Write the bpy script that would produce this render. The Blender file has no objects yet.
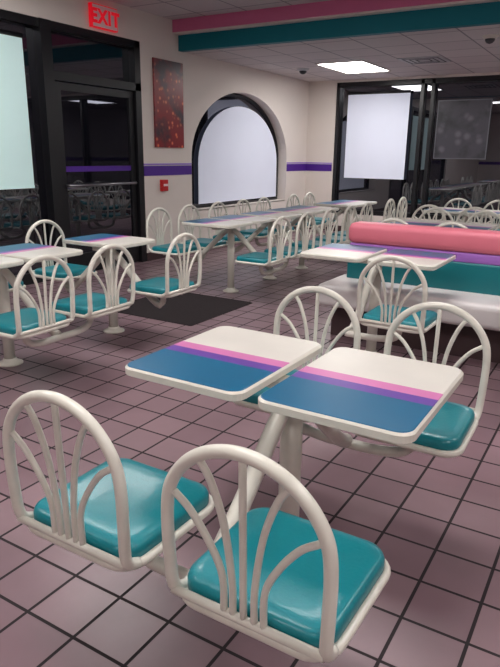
import bpy, math
from mathutils import Vector, Matrix
sc=bpy.context.scene
try:
    sc.view_settings.view_transform='Standard'
    sc.view_settings.look='None'
    sc.view_settings.exposure=0.0
except Exception as e: print(e)

# ---------------------------------------------------------------- materials
def srgb(r,g,b):
    f=lambda c:(c/255/12.92) if c/255<=.04045 else ((c/255+.055)/1.055)**2.4
    return (f(r),f(g),f(b),1)
def newmat(n):
    m=bpy.data.materials.new(n); m.use_nodes=True
    nt=m.node_tree; b=nt.nodes['Principled BSDF']
    return m,nt,b
def mat(n,col,rough=.5,spec=.5,metal=0,coat=0,noise=0,nscale=8,bump=0,bscale=60,emit=None,estr=0):
    m,nt,b=newmat(n)
    b.inputs['Base Color'].default_value=col
    b.inputs['Roughness'].default_value=rough
    b.inputs['Specular IOR Level'].default_value=spec
    b.inputs['Metallic'].default_value=metal
    b.inputs['Coat Weight'].default_value=coat
    b.inputs['Coat Roughness'].default_value=.1
    tc=nt.nodes.new('ShaderNodeTexCoord')
    if noise:
        nz=nt.nodes.new('ShaderNodeTexNoise'); nz.inputs['Scale'].default_value=nscale; nz.inputs['Detail'].default_value=4
        nt.links.new(tc.outputs['Object'],nz.inputs['Vector'])
        mx=nt.nodes.new('ShaderNodeMix'); mx.data_type='RGBA'
        mx.inputs[6].default_value=tuple(c*(1-noise) for c in col[:3])+(1,)
        mx.inputs[7].default_value=tuple(min(1,c*(1+noise*.5)) for c in col[:3])+(1,)
        nt.links.new(nz.outputs['Fac'],mx.inputs[0]); nt.links.new(mx.outputs[2],b.inputs['Base Color'])
    if bump:
        nz=nt.nodes.new('ShaderNodeTexNoise'); nz.inputs['Scale'].default_value=bscale
        nt.links.new(tc.outputs['Object'],nz.inputs['Vector'])
        bp=nt.nodes.new('ShaderNodeBump'); bp.inputs['Strength'].default_value=bump; bp.inputs['Distance'].default_value=.01
        nt.links.new(nz.outputs['Fac'],bp.inputs['Height']); nt.links.new(bp.outputs['Normal'],b.inputs['Normal'])
    if emit:
        b.inputs['Emission Color'].default_value=emit; b.inputs['Emission Strength'].default_value=estr
    return m

M_wall=mat('wall_paint_cream',srgb(222,213,206),.75,.25,noise=.06,nscale=2,bump=.08,bscale=120)
M_frame=mat('white_powdercoat',srgb(229,225,214),.30,.5,noise=.16,nscale=16,coat=.2)
M_teal=mat('teal_seat_vinyl',srgb(0,126,138),.36,.5,noise=.18,nscale=9,bump=.08,bscale=90,coat=.12)
M_black=mat('black_anodised_frame',srgb(20,20,24),.35,.5,noise=.1)
M_shade=mat('roller_shade_fabric',srgb(222,226,240),.8,.2,noise=.03,nscale=3,emit=srgb(205,215,245),estr=.10)  # faint emission added so the fabric glows, no lamp behind it
M_shade2=mat('roller_shade_fabric_left',srgb(208,236,234),.8,.2,noise=.03,nscale=3,emit=srgb(200,235,240),estr=.10)  # left shade's bluish glow is added emission too
M_purple=mat('purple_trim_paint',srgb(76,30,140),.5,.4,noise=.08)
M_lav=mat('lavender_trim_paint',srgb(150,120,205),.5,.4,noise=.05)
M_pinkb=mat('pink_bulkhead_paint',srgb(210,112,152),.6,.3,noise=.05)
M_tealb=mat('teal_bulkhead_paint',srgb(0,108,122),.55,.3,noise=.05)
M_pinkv=mat('pink_vinyl',srgb(222,118,136),.4,.5,noise=.06,bump=.05)
M_purv=mat('purple_vinyl',srgb(160,105,190),.4,.5,noise=.06)
M_tealv=mat('teal_vinyl',srgb(0,108,116),.4,.5,noise=.06,bump=.05)
M_whitev=mat('white_fibreglass',srgb(226,220,220),.3,.5,noise=.05)
M_base=mat('dark_cove_base',srgb(70,52,54),.5,.4,noise=.15)
M_mat=mat('entry_mat_carpet',srgb(58,52,54),.95,.1,noise=.3,nscale=60,bump=.5,bscale=200)
M_red=mat('alarm_red',srgb(190,25,30),.4,.5)
M_exitred=mat('exit_letter_red',srgb(220,16,36),.4,.5,emit=srgb(255,20,45),estr=.35)
M_exitbox=mat('exit_box',srgb(238,216,216),.5,.4)
M_steel=mat('brushed_steel',srgb(150,150,155),.3,.5,metal=1,noise=.1)
M_lamp=mat('troffer_lens',srgb(255,255,255),.5,.3,emit=(1,.975,.95,1),estr=19)
M_grille=mat('vent_grille_grey',srgb(190,190,192),.5,.4,noise=.1)
M_vdark=mat('vent_slot_dark',srgb(80,80,84),.6,.3)
M_framerefl=mat('reflected_frame_grey',srgb(96,96,104),.4,.5,noise=.1)

def glassmat():
    m,nt,b=newmat('dark_night_glass')
    b.inputs['Base Color'].default_value=srgb(14,14,20)
    b.inputs['Roughness'].default_value=.9
    b.inputs['Specular IOR Level'].default_value=0
    g=nt.nodes.new('ShaderNodeBsdfGlossy'); g.inputs['Roughness'].default_value=.015; g.inputs['Color'].default_value=(.88,.9,1,1)
    lw=nt.nodes.new('ShaderNodeFresnel'); lw.inputs['IOR'].default_value=2.3
    mx=nt.nodes.new('ShaderNodeMixShader')
    nt.links.new(lw.outputs[0],mx.inputs[0]); nt.links.new(b.outputs[0],mx.inputs[1]); nt.links.new(g.outputs[0],mx.inputs[2])
    nt.links.new(mx.outputs[0],nt.nodes['Material Output'].inputs[0])
    return m
M_glass=glassmat()

def floormat():
    m,nt,b=newmat('quarry_tile_mauve')
    tc=nt.nodes.new('ShaderNodeTexCoord')
    br=nt.nodes.new('ShaderNodeTexBrick'); br.offset=0; br.squash=1
    br.inputs['Scale'].default_value=1
    br.inputs['Brick Width'].default_value=.203; br.inputs['Row Height'].default_value=.203
    br.inputs['Mortar Size'].default_value=.006; br.inputs['Mortar Smooth'].default_value=.15; br.inputs['Bias'].default_value=0
    br.inputs['Color1'].default_value=srgb(148,121,128); br.inputs['Color2'].default_value=srgb(130,103,111)
    br.inputs['Mortar'].default_value=srgb(36,25,30)
    nt.links.new(tc.outputs['Object'],br.inputs['Vector'])
    nz=nt.nodes.new('ShaderNodeTexNoise'); nz.inputs['Scale'].default_value=2.2; nz.inputs['Detail'].default_value=6
    nt.links.new(tc.outputs['Object'],nz.inputs['Vector'])
    rp=nt.nodes.new('ShaderNodeMapRange'); rp.inputs[1].default_value=.3; rp.inputs[2].default_value=.7; rp.inputs[3].default_value=.8; rp.inputs[4].default_value=1.08
    nt.links.new(nz.outputs['Fac'],rp.inputs[0])
    mx=nt.nodes.new('ShaderNodeMix'); mx.data_type='RGBA'; mx.blend_type='MULTIPLY'; mx.inputs[0].default_value=1
    nt.links.new(br.outputs['Color'],mx.inputs[6]); nt.links.new(rp.outputs[0],mx.inputs[7])
    nt.links.new(mx.outputs[2],b.inputs['Base Color'])
    r2=nt.nodes.new('ShaderNodeMapRange'); r2.inputs[3].default_value=.32; r2.inputs[4].default_value=.8
    nt.links.new(br.outputs['Fac'],r2.inputs[0]); nt.links.new(r2.outputs[0],b.inputs['Roughness'])
    bp=nt.nodes.new('ShaderNodeBump'); bp.invert=True; bp.inputs['Strength'].default_value=.5; bp.inputs['Distance'].default_value=.004
    nt.links.new(br.outputs['Fac'],bp.inputs['Height']); nt.links.new(bp.outputs['Normal'],b.inputs['Normal'])
    return m
M_floor=floormat()

def ceilmat():
    m,nt,b=newmat('acoustic_ceiling_tile')
    tc=nt.nodes.new('ShaderNodeTexCoord')
    br=nt.nodes.new('ShaderNodeTexBrick'); br.offset=0
    br.inputs['Scale'].default_value=1
    br.inputs['Brick Width'].default_value=.61; br.inputs['Row Height'].default_value=.61
    br.inputs['Mortar Size'].default_value=.011; br.inputs['Mortar Smooth'].default_value=.1
    br.inputs['Color1'].default_value=srgb(218,210,208); br.inputs['Color2'].default_value=srgb(209,200,200)
    br.inputs['Mortar'].default_value=srgb(150,144,148)
    nt.links.new(tc.outputs['Object'],br.inputs['Vector'])
    nz=nt.nodes.new('ShaderNodeTexNoise'); nz.inputs['Scale'].default_value=90
    nt.links.new(tc.outputs['Object'],nz.inputs['Vector'])
    mx=nt.nodes.new('ShaderNodeMix'); mx.data_type='RGBA'; mx.blend_type='MULTIPLY'; mx.inputs[0].default_value=.22
    nt.links.new(br.outputs['Color'],mx.inputs[6]); nt.links.new(nz.outputs['Fac'],mx.inputs[7])
    nt.links.new(mx.outputs[2],b.inputs['Base Color']); b.inputs['Roughness'].default_value=.9
    return m
M_ceil=ceilmat()

def topmat():
    # laminate: stripes run along local X, set by local Y (-.29 .. .29)
    m,nt,b=newmat('striped_laminate')
    tc=nt.nodes.new('ShaderNodeTexCoord'); sp=nt.nodes.new('ShaderNodeSeparateXYZ')
    nt.links.new(tc.outputs['Object'],sp.inputs[0])
    mr=nt.nodes.new('ShaderNodeMapRange'); mr.inputs[1].default_value=-.29; mr.inputs[2].default_value=.29
    nt.links.new(sp.outputs[1],mr.inputs[0])
    cr=nt.nodes.new('ShaderNodeValToRGB'); cr.color_ramp.interpolation='CONSTANT'
    e=cr.color_ramp.elements
    e[0].position=0; e[0].color=srgb(0,96,136)
    e[1].position=.36; e[1].color=srgb(104,66,158)
    x=e.new(.45); x.color=srgb(212,122,178)
    x=e.new(.545); x.color=srgb(222,217,209)
    nt.links.new(mr.outputs[0],cr.inputs[0]); 
    nz=nt.nodes.new('ShaderNodeTexNoise'); nz.inputs['Scale'].default_value=5; nz.inputs['Detail'].default_value=5
    nt.links.new(tc.outputs['Object'],nz.inputs['Vector'])
    rp=nt.nodes.new('ShaderNodeMapRange'); rp.inputs[3].default_value=.84; rp.inputs[4].default_value=1.06
    nt.links.new(nz.outputs['Fac'],rp.inputs[0])
    mx=nt.nodes.new('ShaderNodeMix'); mx.data_type='RGBA'; mx.blend_type='MULTIPLY'; mx.inputs[0].default_value=1
    nt.links.new(cr.outputs[0],mx.inputs[6]); nt.links.new(rp.outputs[0],mx.inputs[7])
    nt.links.new(mx.outputs[2],b.inputs['Base Color']); b.inputs['Roughness'].default_value=.3
    return m
M_top=topmat()

def postermat(name,c0,c1,c2,scale):
    m,nt,b=newmat(name)
    tc=nt.nodes.new('ShaderNodeTexCoord')
    vo=nt.nodes.new('ShaderNodeTexVoronoi'); vo.inputs['Scale'].default_value=scale
    nt.links.new(tc.outputs['Object'],vo.inputs['Vector'])
    cr=nt.nodes.new('ShaderNodeValToRGB'); e=cr.color_ramp.elements
    e[0].position=.14; e[0].color=c2; e[1].position=.36; e[1].color=c0
    nt.links.new(vo.outputs['Distance'],cr.inputs[0])
    nz=nt.nodes.new('ShaderNodeTexNoise'); nz.inputs['Scale'].default_value=3.0; nz.inputs['Detail'].default_value=3
    nt.links.new(tc.outputs['Object'],nz.inputs['Vector'])
    c2r=nt.nodes.new('ShaderNodeValToRGB'); e=c2r.color_ramp.elements
    e[0].position=.36; e[0].color=(0,0,0,1); e[1].position=.52; e[1].color=(1,1,1,1)
    nt.links.new(nz.outputs['Fac'],c2r.inputs[0])
    mx=nt.nodes.new('ShaderNodeMix'); mx.data_type='RGBA'
    mx.inputs[6].default_value=c1
    nt.links.new(c2r.outputs[0],mx.inputs[0]); nt.links.new(cr.outputs[0],mx.inputs[7])
    nt.links.new(mx.outputs[2],b.inputs['Base Color']); b.inputs['Roughness'].default_value=.35
    return m
M_poster=postermat('poster_print_red',srgb(136,26,34),srgb(58,30,44),srgb(240,130,90),13)
M_posterrefl=postermat('reflected_poster_grey',srgb(64,62,70),srgb(44,44,50),srgb(92,90,98),5)  # colours of the reflected poster, painted onto a panel

# ---------------------------------------------------------------- mesh builder
class MB:
    def __init__(s): s.v=[];s.f=[];s.m=[];s.mats=[];s.sm=[]
    def mi(s,m):
        if m not in s.mats: s.mats.append(m)
        return s.mats.index(m)
    def add(s,vs,fs,m,smooth=False):
        o=len(s.v); s.v+= [tuple(v) for v in vs]; k=s.mi(m)
        for f in fs: s.f.append(tuple(i+o for i in f)); s.m.append(k); s.sm.append(smooth)
    def box(s,x0,x1,y0,y1,z0,z1,m):
        v=[(x,y,z) for z in (z0,z1) for y in (y0,y1) for x in (x0,x1)]
        s.add(v,[(0,2,3,1),(4,5,7,6),(0,1,5,4),(2,6,7,3),(0,4,6,2),(1,3,7,5)],m)
    def tube(s,pts,r,m,n=10,closed=False,flat=1.0):
        P=[Vector(p) for p in pts]; N=len(P); vs=[];fs=[]
        prev=None
        for i,p in enumerate(P):
            if closed: t=(P[(i+1)%N]-P[i-1])
            else: t=P[min(i+1,N-1)]-P[max(i-1,0)]
            t.normalize()
            if prev is None:
                a=Vector((0,0,1)) if abs(t.z)<.8 else Vector((0,1,0))
                nn=(a-t*a.dot(t)).normalized()
            else: nn=(prev-t*prev.dot(t)).normalized()
            prev=nn; b=t.cross(nn)
            for k in range(n):
                an=2*math.pi*k/n
                vs.append(p+nn*math.cos(an)*r*flat+b*math.sin(an)*r)
        R=N if closed else N-1
        for i in range(R):
            for k in range(n):
                a=i*n+k;b2=i*n+(k+1)%n;c=((i+1)%N)*n+(k+1)%n;d=((i+1)%N)*n+k
                fs.append((a,b2,c,d))
        if not closed:
            fs.append(tuple(reversed(range(n)))); fs.append(tuple((N-1)*n+k for k in range(n)))
        s.add(vs,fs,m,True)
    def rings(s,rings,m,smooth=True,capb=True,capt=True):
        n=len(rings[0]); vs=[p for r in rings for p in r]; fs=[]
        for i in range(len(rings)-1):
            for k in range(n):
                fs.append((i*n+k,i*n+(k+1)%n,(i+1)*n+(k+1)%n,(i+1)*n+k))
        if capb: fs.append(tuple(reversed(range(n))))
        if capt: fs.append(tuple((len(rings)-1)*n+k for k in range(n)))
        s.add(vs,fs,m,smooth)
    def mesh(s,name):
        me=bpy.data.meshes.new(name); me.from_pydata(s.v,[],s.f)
        for m in s.mats: me.materials.append(m)
        for p,k,sm in zip(me.polygons,s.m,s.sm): p.material_index=k; p.use_smooth=sm
        me.update(); return me
    def obj(s,name,loc=(0,0,0),rot=0,bevel=0):
        return place(s.mesh(name),name,loc,rot,bevel)
def place(me,name,loc=(0,0,0),rot=0,bevel=0,parent=None):
    o=bpy.data.objects.new(name,me); sc.collection.objects.link(o)
    o.location=loc; o.rotation_euler=(0,0,rot)
    if bevel:
        b=o.modifiers.new('bevel','BEVEL'); b.width=bevel; b.segments=3; b.limit_method='ANGLE'
    if parent: o.parent=parent
    return o
def catmull(P,sub=6,closed=False):
    P=[Vector(p) for p in P]; N=len(P); out=[]
    for i in range(N if closed else N-1):
        p0=P[i-1] if (closed or i>0) else P[0]*2-P[1]
        p1=P[i];p2=P[(i+1)%N]
        p3=P[(i+2)%N] if (closed or i+2<N) else P[-1]*2-P[-2]
        for k in range(sub):
            t=k/sub
            out.append(.5*((2*p1)+(p2-p0)*t+(2*p0-5*p1+4*p2-p3)*t*t+(3*p1-p0-3*p2+p3)*t**3))
    if not closed: out.append(P[-1])
    return out
def rrect(x0,x1,y0,y1,r,z,n=6):
    out=[]
    for cx,cy,a0 in ((x1-r,y1-r,0),(x0+r,y1-r,90),(x0+r,y0+r,180),(x1-r,y0+r,270)):
        for k in range(n+1):
            a=math.radians(a0+90*k/n); out.append((cx+r*math.cos(a),cy+r*math.sin(a),z))
    return out

# ---------------------------------------------------------------- chair
def chair_mesh():
    b=MB()
    # seat cushion  (local facing +y)
    def ring(ins,z,pinch=.012):
        pts=rrect(-.194+ins,.194-ins,-.185+ins,.19-ins,max(.012,.062-ins*.6),z,7)
        return [(x*(1+ (y)*.10),y,zz) for x,y,zz in pts]
    R=[ring(.03,.414),ring(.006,.417),ring(0,.426),ring(0,.448),ring(.004,.458),ring(.014,.464),ring(.04,.466),ring(.08,.462),ring(.13,.4585)]
    b.rings(R,M_teal)
    # under-seat rim tube
    rim=[(x*(1+y*.10),y,z) for x,y,z in rrect(-.198,.198,-.192,.196,.066,.414,6)]
    b.tube(rim,.0125,M_frame,10,closed=True)
    b.tube([(-.19,0,.402),(.19,0,.402)],.011,M_frame,8)
    b.tube([(0,-.18,.402),(0,.18,.402)],.011,M_frame,8)
    b.rings([[(.05*math.cos(a*math.pi/6),.05*math.sin(a*math.pi/6),z) for a in range(12)] for z in (.386,.41)],M_frame)
    # arch
    def lean(z): return -.198-(z-.42)*.03
    W=.197
    A=[(-.188,-.15,.414),(-.192,lean(.46)+.006,.445),(-.196,lean(.55),.54),(-W,lean(.64),.63)]
    for k in range(1,12):
        a=math.pi-math.pi*k/12
        z=.645+.192*math.sin(a)
        A.append((W*math.cos(a),lean(z),z))
    A+=[(W,lean(.64),.63),(.196,lean(.55),.54),(.192,lean(.46)+.006,.445),(.188,-.15,.414)]
    b.tube(catmull(A,4),.0148,M_frame,12)
    b.tube([(-.19,-.199,.437),(.19,-.199,.437)],.011,M_frame,8)
    # fan spindles
    for x0,a in ((-.050,158),(-.027,124),(0,90),(.027,56),(.050,22)):
        a=math.radians(a)
        ex=(W-.008)*math.cos(a); ez=.645+.184*math.sin(a)
        if abs(x0)>.045: ez=.70
        P=[(x0,-.199,.437),(x0*1.05,lean(.53),.53),(x0+(ex-x0)*.26,lean(.62),.437+(ez-.437)*.62),(x0+(ex-x0)*.64,lean(.7),.437+(ez-.437)*.87),(ex,lean(ez),ez)]
        if x0==0: P=[(0,-.199,.437),(0,lean(.6),.6),(0,lean(.825),.832)]
        b.tube(catmull(P,5),.0085,M_frame,8)
    return b.mesh('dining_chair')
CH=chair_mesh()

# ---------------------------------------------------------------- table cluster
def table_mesh(n=2,sides=(-1,1),seats=(-.265,.265),off=.525):
    b=MB(); o=off-.525
    cs=(-.2475,.2475) if n==2 else (0,)
    for cx in cs:
        x0,x1=cx-.225,cx+.225
        R=[rrect(x0+.012,x1-.012,-.282,.282,.035,.715),rrect(x0,x1,-.295,.295,.045,.722),rrect(x0,x1,-.295,.295,.045,.742),rrect(x0+.006,x1-.006,-.289,.289,.042,.7485)]
        b.rings(R,M_frame,False,True,False)
        b.rings([rrect(x0+.006,x1-.006,-.289,.289,.042,.7485),rrect(x0+.009,x1-.009,-.286,.286,.04,.75)],M_top,False,False,True)
        b.box(cx-.12,cx+.12,-.03,.03,.70,.716,M_frame)
    w=.2475 if n==2 else .1
    b.box(-w-.05,w+.05,-.035,.035,.675,.702,M_frame)
    b.tube([(0,0,.012),(0,0,.69)],.037,M_frame,16)
    b.rings([[(r*math.cos(a*math.pi/12),r*math.sin(a*math.pi/12),z) for a in range(24)] for r,z in ((.085,0),(.085,.008),(.07,.014),(.05,.024),(.042,.04))],M_frame)
    for s in sides:
        b.tube(catmull([(0,s*.01,.66),(0,s*.10,.60),(0,s*(.30+o*.6),.42),(0,s*(.44+o),.31),(0,s*(.50+o),.285)],5),.028,M_frame,12)
        if n==2:
            L=[]
            if seats[0]: L+= [(seats[0],s*(.52+o),.385),(seats[0]+.003,s*(.52+o),.33),(seats[0]+.04,s*(.515+o),.29),(seats[0]*.5,s*(.51+o),.272)]
            else: L+=[(-.03,s*(.505+o),.272)]
            L+=[(0,s*(.505+o),.27)]
            if seats[1]: L+=[(seats[1]*.5,s*(.51+o),.272),(seats[1]-.04,s*(.515+o),.29),(seats[1]-.003,s*(.52+o),.33),(seats[1],s*(.52+o),.385)]
            else: L+=[(.03,s*(.505+o),.272)]
            b.tube(catmull(L,4),.0215,M_frame,12)
        else:
            b.tube(catmull([(0,s*.47,.29),(0,s*.52,.31),(0,s*.525,.385)],4),.0215,M_frame,12)
    return b.mesh('dining_table')
T2=table_mesh(2); T1=table_mesh(1)
T2b=table_mesh(2,(1,)); T2c=table_mesh(2,(1,),(-.33,0),.45)
def cluster(cx,cy,rot,n=2,sides=(-1,1),me=None,seats=(-.265,.265),off=.525):
    place(me or (T2 if n==2 else T1),'dining_table',(cx,cy,0),rot)
    R=Matrix.Rotation(rot,3,'Z')
    for s in sides:
        for dx in (seats if n==2 else (0,)):
            v=R@Vector((dx,s*off,0))
            place(CH,'dining_chair',(cx+v.x,cy+v.y,0),rot+(0 if s<0 else math.pi))
H=math.pi/2
cluster(-.83,1.65,0)
cluster(-1.43,4.08,math.pi,sides=(1,),me=T2c,seats=(-.33,),off=.45)
cluster(.10,4.08,math.pi,sides=(1,),me=T2b)
cluster(-3.45,2.54,-H)
cluster(-3.42,3.52,-H,1)
cluster(-3.46,5.33,-H)
cluster(-3.46,6.17,-H,1)
cluster(-3.46,7.00,-H)
cluster(-3.46,8.4,-H)
cluster(-1.55,6.3,0)
cluster(-1.75,8.2,0)
cluster(.3,6.3,0)
cluster(.3,8.2,0)
cluster(1.6,1.9,0)

# ---------------------------------------------------------------- booth bench
b=MB()
x0,x1=-2.0,1.7
def slab(y0,y1,z0,z1,m,r,xa=x0,xb=x1):
    prof=[(p[0],p[1]) for p in rrect(y0,y1,z0,z1,r,0,5)]
    cy=(y0+y1)/2;cz=(z0+z1)/2
    def rg(x,ins): 
        sx=1-ins/((y1-y0)/2); sz=1-ins/((z1-z0)/2)
        return [(x,cy+(y-cy)*sx,cz+(z-cz)*sz) for y,z in prof]
    b.rings([rg(xa,r*.7),rg(xa+r*.35,r*.2),rg(xa+r,0),rg(xb-r,0),rg(xb-r*.35,r*.2),rg(xb,r*.7)],m)
slab(4.60,4.80,.725,.89,M_pinkv,.05,-1.88)
slab(4.612,4.78,.655,.73,M_purv,.012,-1.86)
slab(4.605,4.79,.42,.66,M_tealv,.02,-1.87)
slab(4.24,4.82,.27,.445,M_whitev,.045,-1.97)
b.box(-1.9,1.6,4.42,4.78,0,.34,M_base)
slab(4.79,4.84,.05,.87,M_whitev,.02,-1.9)
b.obj('booth_bench')

# ---------------------------------------------------------------- room shell
XL=-5.4; YB=10.95; XR=4.0; YF=-4.5; ZN=3.05; ZF=2.70; YS=6.9
b=MB(); b.box(XL-.3,XR+.2,YF-.2,YB+.3,-.1,0,M_floor); b.obj('floor')
b=MB(); b.box(XL-.25,XR+.2,YF-.2,YS,ZN,ZN+.1,M_ceil); b.obj('ceiling')
b=MB(); b.box(XL-.25,XR+.2,YS+.14,YB+.25,ZF,ZF+.5,M_ceil); b.obj('ceiling_lowered')
b=MB(); b.box(XL,XR,YS,YS+.16,2.905,3.3,M_pinkb); b.box(XL,XR,YS+.02,YS+.16,2.885,2.905,M_wall); b.obj('trim_bulkhead_pink')
b=MB(); b.box(XL,XR,YS+.12,YS+.22,ZF-.005,2.885,M_tealb); b.obj('trim_bulkhead_teal')

# left wall
b=MB(); T=.25
b.box(XL-T,XL,YF-.2,.6,0,3.2,M_wall)
b.box(XL-T,XL,.6,6.25,2.70,3.2,M_wall)
b.box(XL-T,XL,6.25,7.28,0,3.2,M_wall)
b.box(XL-T,XL,10.15,YB+.3,0,3.2,M_wall)
b.box(XL-T,XL,7.28,10.15,0,.60,M_wall)
yc,sw,sp,rise=8.715,1.435,1.32,1.0
N=36; arch=[(yc-sw*math.cos(math.pi*k/N),sp+rise*math.sin(math.pi*k/N)) for k in range(N+1)]
vs=[];fs=[]
for y,z in arch: vs+=[(XL,y,z),(XL,y,3.2),(XL-T,y,z),(XL-T,y,3.2)]
for k in range(N):
    a=k*4;c=a+4
    fs+=[(a,c,c+1,a+1),(a,a+2,c+2,c),(a+2,a+3,c+3,c+2)]
b.add(vs,fs,M_wall)
b.obj('wall_left')
# arched window: dark pane, frame ring, arched shade
b=MB()
b.box(XL-.24,XL-.20,7.2,10.2,.55,2.4,M_glass)
ring=[(XL-.19,y,z) for y,z in [(7.30,.62)]+[(yc-(sw-.02)*math.cos(math.pi*k/N),sp+(rise-.02)*math.sin(math.pi*k/N)) for k in range(N+1)]+[(10.13,.62)]]
b.tube(ring,.03,M_black,8,closed=True)
b.box(XL-.2,XL-.0,7.28,10.15,.585,.602,M_wall)
b.obj('window_1')
b=MB()
c2,s2,p2,r2=8.86,1.20,1.25,.88
out=[(c2-s2,.66)]+[(c2-s2*math.cos(math.pi*k/N),p2+r2*math.sin(math.pi*k/N)) for k in range(N+1)]+[(c2+s2,.66)]
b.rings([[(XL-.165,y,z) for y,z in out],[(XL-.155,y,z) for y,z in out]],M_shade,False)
b.obj('window_shade')
# storefront
b=MB()
b.box(XL-.12,XL-.10,.6,4.75,.0,2.66,M_glass)
for y in (.6,2.65): b.box(XL-.14,XL-.04,y,y+.07,0,2.70,M_black)
b.box(XL-.14,XL-.02,.6,4.75,2.62,2.70,M_black)
b.box(XL-.14,XL-.04,.6,4.75,0,.12,M_black)
b.box(XL-.16,XL+.01,4.72,4.86,0,2.70,M_black)
b.obj('window_2')
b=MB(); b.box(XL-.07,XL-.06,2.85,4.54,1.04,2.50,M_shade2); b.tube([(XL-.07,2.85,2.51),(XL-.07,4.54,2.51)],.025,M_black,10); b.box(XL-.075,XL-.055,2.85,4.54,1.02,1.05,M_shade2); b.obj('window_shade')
b=MB()
b.box(XL-.14,XL-.0,4.86,6.25,2.62,2.70,M_black)
b.box(XL-.14,XL-.0,4.86,6.25,2.13,2.22,M_black)
b.box(XL-.14,XL-.0,6.15,6.25,0,2.70,M_black)
b.box(XL-.12,XL-.10,4.86,6.15,2.22,2.62,M_glass)
b.obj('window_3')
b=MB()
b.box(XL-.10,XL-.04,4.90,4.98,.01,2.12,M_black)
b.box(XL-.10,XL-.04,6.06,6.14,.01,2.12,M_black)
b.box(XL-.10,XL-.04,4.98,6.06,2.04,2.12,M_black)
b.box(XL-.10,XL-.04,4.98,6.06,.01,.24,M_black)
b.box(XL-.08,XL-.06,4.98,6.06,.24,2.04,M_glass)
b.tube([(XL-.03,4.96,1.03),(XL+.03,4.98,1.03),(XL+.03,6.06,1.03),(XL-.03,6.08,1.03)],.016,M_steel,8)
b.box(XL-.058,XL-.05,4.98,6.06,1.18,1.24,M_purple)  # wall stripe's reflection in the door glass, put in as a purple strip
b.obj('door_1')
# stripes on wall
b=MB()
for z0,z1,m in ((1.11,1.235,M_purple),(1.245,1.265,M_lav)):
    b.box(XL,XL+.006,6.25,7.27,z0,z1,m); b.box(XL,XL+.006,10.16,YB,z0,z1,m); b.box(XL,-4.86,YB-.006,YB,z0,z1,m)
b.obj('trim_1')
b=MB()
b.box(XL,XL+.012,6.25,7.28,0,.11,M_base); b.box(XL,XL+.012,7.28,YB,0,.11,M_base); b.obj('baseboard_left')
b=MB(); b.box(XL,XR,YB-.012,YB,0,.11,M_base); b.obj('baseboard_back')

# back wall + windows
b=MB()
b.box(XL-.25,-4.84,YB,YB+.25,0,3.0,M_wall)
b.box(-4.84,XR+.2,YB,YB+.25,0,.34,M_wall)
b.box(-4.84,XR+.2,YB,YB+.25,2.66,3.0,M_wall)
b.obj('wall_back')
b=MB()
b.box(-4.84,XR,YB+.12,YB+.14,.34,2.66,M_glass)
for x in (-4.84,-3.30,-3.12,-1.2,.4,2.0,3.6): b.box(x,x+.06,YB+.02,YB+.13,.34,2.66,M_black)
b.box(-4.84,XR,YB+.02,YB+.13,.34,.42,M_black); b.box(-4.84,XR,YB+.02,YB+.13,2.58,2.66,M_black)
b.obj('window_4')
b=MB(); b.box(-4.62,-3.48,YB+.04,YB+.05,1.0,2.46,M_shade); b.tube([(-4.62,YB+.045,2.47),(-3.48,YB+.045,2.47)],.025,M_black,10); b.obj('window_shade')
b=MB(); b.box(-.42,.42,-.005,.005,-.46,.46,M_posterrefl)  # poster reflection in the back window, modelled as a framed panel
for a in ((-.435,-.42,-.46,.46),(.42,.435,-.46,.46),(-.435,.435,-.475,-.46),(-.435,.435,.46,.475)): b.box(a[0],a[1],-.014,.008,a[2],a[3],M_framerefl)
b.obj('window_poster_reflection',(-2.57,YB+.10,1.84))

# hidden walls
b=MB(); b.box(XR,XR+.2,YF-.2,YB+.3,0,3.2,M_wall); b.obj('wall_right')
b=MB(); b.box(XL-.25,XR+.2,YF-.2,YF,0,3.2,M_wall); b.obj('wall_front')
b=MB(); b.box(XL-.3,XR+.2,YF-.2,YS+.1,3.15,3.2,M_wall); b.obj('ceiling_deck')
b=MB()
b.box(XR-.006,XR,YF,YB,1.12,1.235,M_purple); b.box(XL,XR,YF,YF+.006,1.12,1.235,M_purple); b.obj('trim_2')

# ---------------------------------------------------------------- fittings
b=MB(); b.box(-.008,.012,-.305,.305,-.54,.54,M_poster); b.obj('wall_poster',(XL+.012,6.775,2.01),bevel=.003)
b=MB(); b.box(0,.05,-.06,.06,-.075,.075,M_red); b.box(.05,.06,-.045,.045,-.01,.02,M_exitbox); b.obj('fire_alarm_pull_station',(XL,6.62,.98),bevel=.006)
b=MB(); b.box(0,.05,-.20,.20,-.12,.12,M_exitred); b.box(.05,.053,-.190,.190,-.11,.11,M_exitbox)
ex=b.obj('exit_sign',(XL,5.62,2.85))
cu=bpy.data.curves.new('exit_text','FONT'); cu.body='EXIT'; cu.size=.20; cu.align_x='CENTER'; cu.extrude=.001; cu.offset=.0085; cu.space_character=1.12
cu.materials.append(M_exitred)
t=bpy.data.objects.new('letters',cu); sc.collection.objects.link(t); t.parent=ex; t.location=(.055,0,-.068); t.rotation_euler=(H,0,H)
b=MB(); b.rings([rrect(-4.0,-2.98,3.98,5.0,.02,0),rrect(-3.99,-2.99,3.99,4.99,.02,.009)],M_mat,False); b.obj('floor_mat')

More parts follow.
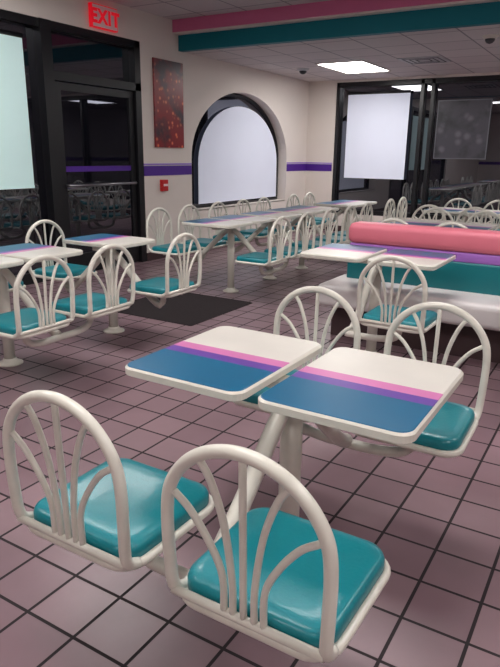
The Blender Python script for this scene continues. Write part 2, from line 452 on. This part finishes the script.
def troffer(x,y,z,rot=0,wx=1.2,wy=.6,name='ceiling_light'):
    b=MB()
    b.box(-wx/2+.02,wx/2-.02,-wy/2+.02,wy/2-.02,-.008,-.003,M_lamp)
    for a in ((-wx/2,wx/2,-wy/2,-wy/2+.025),(-wx/2,wx/2,wy/2-.025,wy/2),(-wx/2,-wx/2+.025,-wy/2,wy/2),(wx/2-.025,wx/2,-wy/2,wy/2)):
        b.box(a[0],a[1],a[2],a[3],-.014,0,M_frame)
    b.obj(name,(x,y,z),rot)
for x,y in ((-1.3,-2.4),(1.6,-2.4),(-3.9,.9),(-1.3,.9),(1.6,.9),(-3.9,3.8),(-1.3,3.8),(1.6,3.8)): troffer(x,y,ZN)
for x in (-3.9,-1.0,1.8): troffer(x,9.45,ZF,0,.75,1.2)
b=MB(); b.box(-.3,.3,-.3,.3,-.01,0,M_grille)
for i in range(3):
    q=.25-.075*i
    for a in ((-q,q,-q,-q+.02),(-q,q,q-.02,q),(-q,-q+.02,-q,q),(q-.02,q,-q,q)): b.box(a[0],a[1],a[2],a[3],-.013,-.009,M_vdark)
b.obj('ceiling_vent',(-2.75,9.2,ZF))
def disc(name,x,y,z,r,m,m2):
    b=MB(); b.rings([[(rr*math.cos(a*math.pi/12),rr*math.sin(a*math.pi/12),zz) for a in range(24)] for rr,zz in ((r,0),(r,-.01),(r*.8,-.03),(r*.5,-.035))],m)
    b.rings([[(rr*math.cos(a*math.pi/12),rr*math.sin(a*math.pi/12),zz) for a in range(24)] for rr,zz in ((r*.6,-.03),(r*.55,-.055),(r*.35,-.075),(r*.1,-.083))],m2)
    b.obj(name,(x,y,z))
disc('security_camera_dome',-4.7,9.3,ZF,.10,M_grille,M_black)
disc('sprinkler_head',-1.6,7.75,ZF,.09,M_frame,M_vdark)

# world
w=bpy.data.worlds.new('night'); sc.world=w; w.use_nodes=True
w.node_tree.nodes['Background'].inputs[0].default_value=(.02,.025,.05,1); w.node_tree.nodes['Background'].inputs[1].default_value=.3

# ---------------------------------------------------------------- camera
cam=bpy.data.cameras.new('camera'); co=bpy.data.objects.new('camera',cam); sc.collection.objects.link(co)
p,yw,rl=math.radians(16.39),math.radians(31.09),math.radians(.79)
F=Vector((-math.sin(yw)*math.cos(p),math.cos(yw)*math.cos(p),-math.sin(p)))
r0=Vector((math.cos(yw),math.sin(yw),0)); u0=r0.cross(F)
r=r0*math.cos(rl)+u0*math.sin(rl); u=r.cross(F)
Mx=Matrix(((r.x,u.x,-F.x),(r.y,u.y,-F.y),(r.z,u.z,-F.z))).to_4x4(); Mx.translation=Vector((0,0,1.4))
co.matrix_world=Mx
cam.sensor_fit='VERTICAL'; cam.sensor_height=36; cam.lens=609.9/667*36
cam.clip_start=.05
sc.camera=co
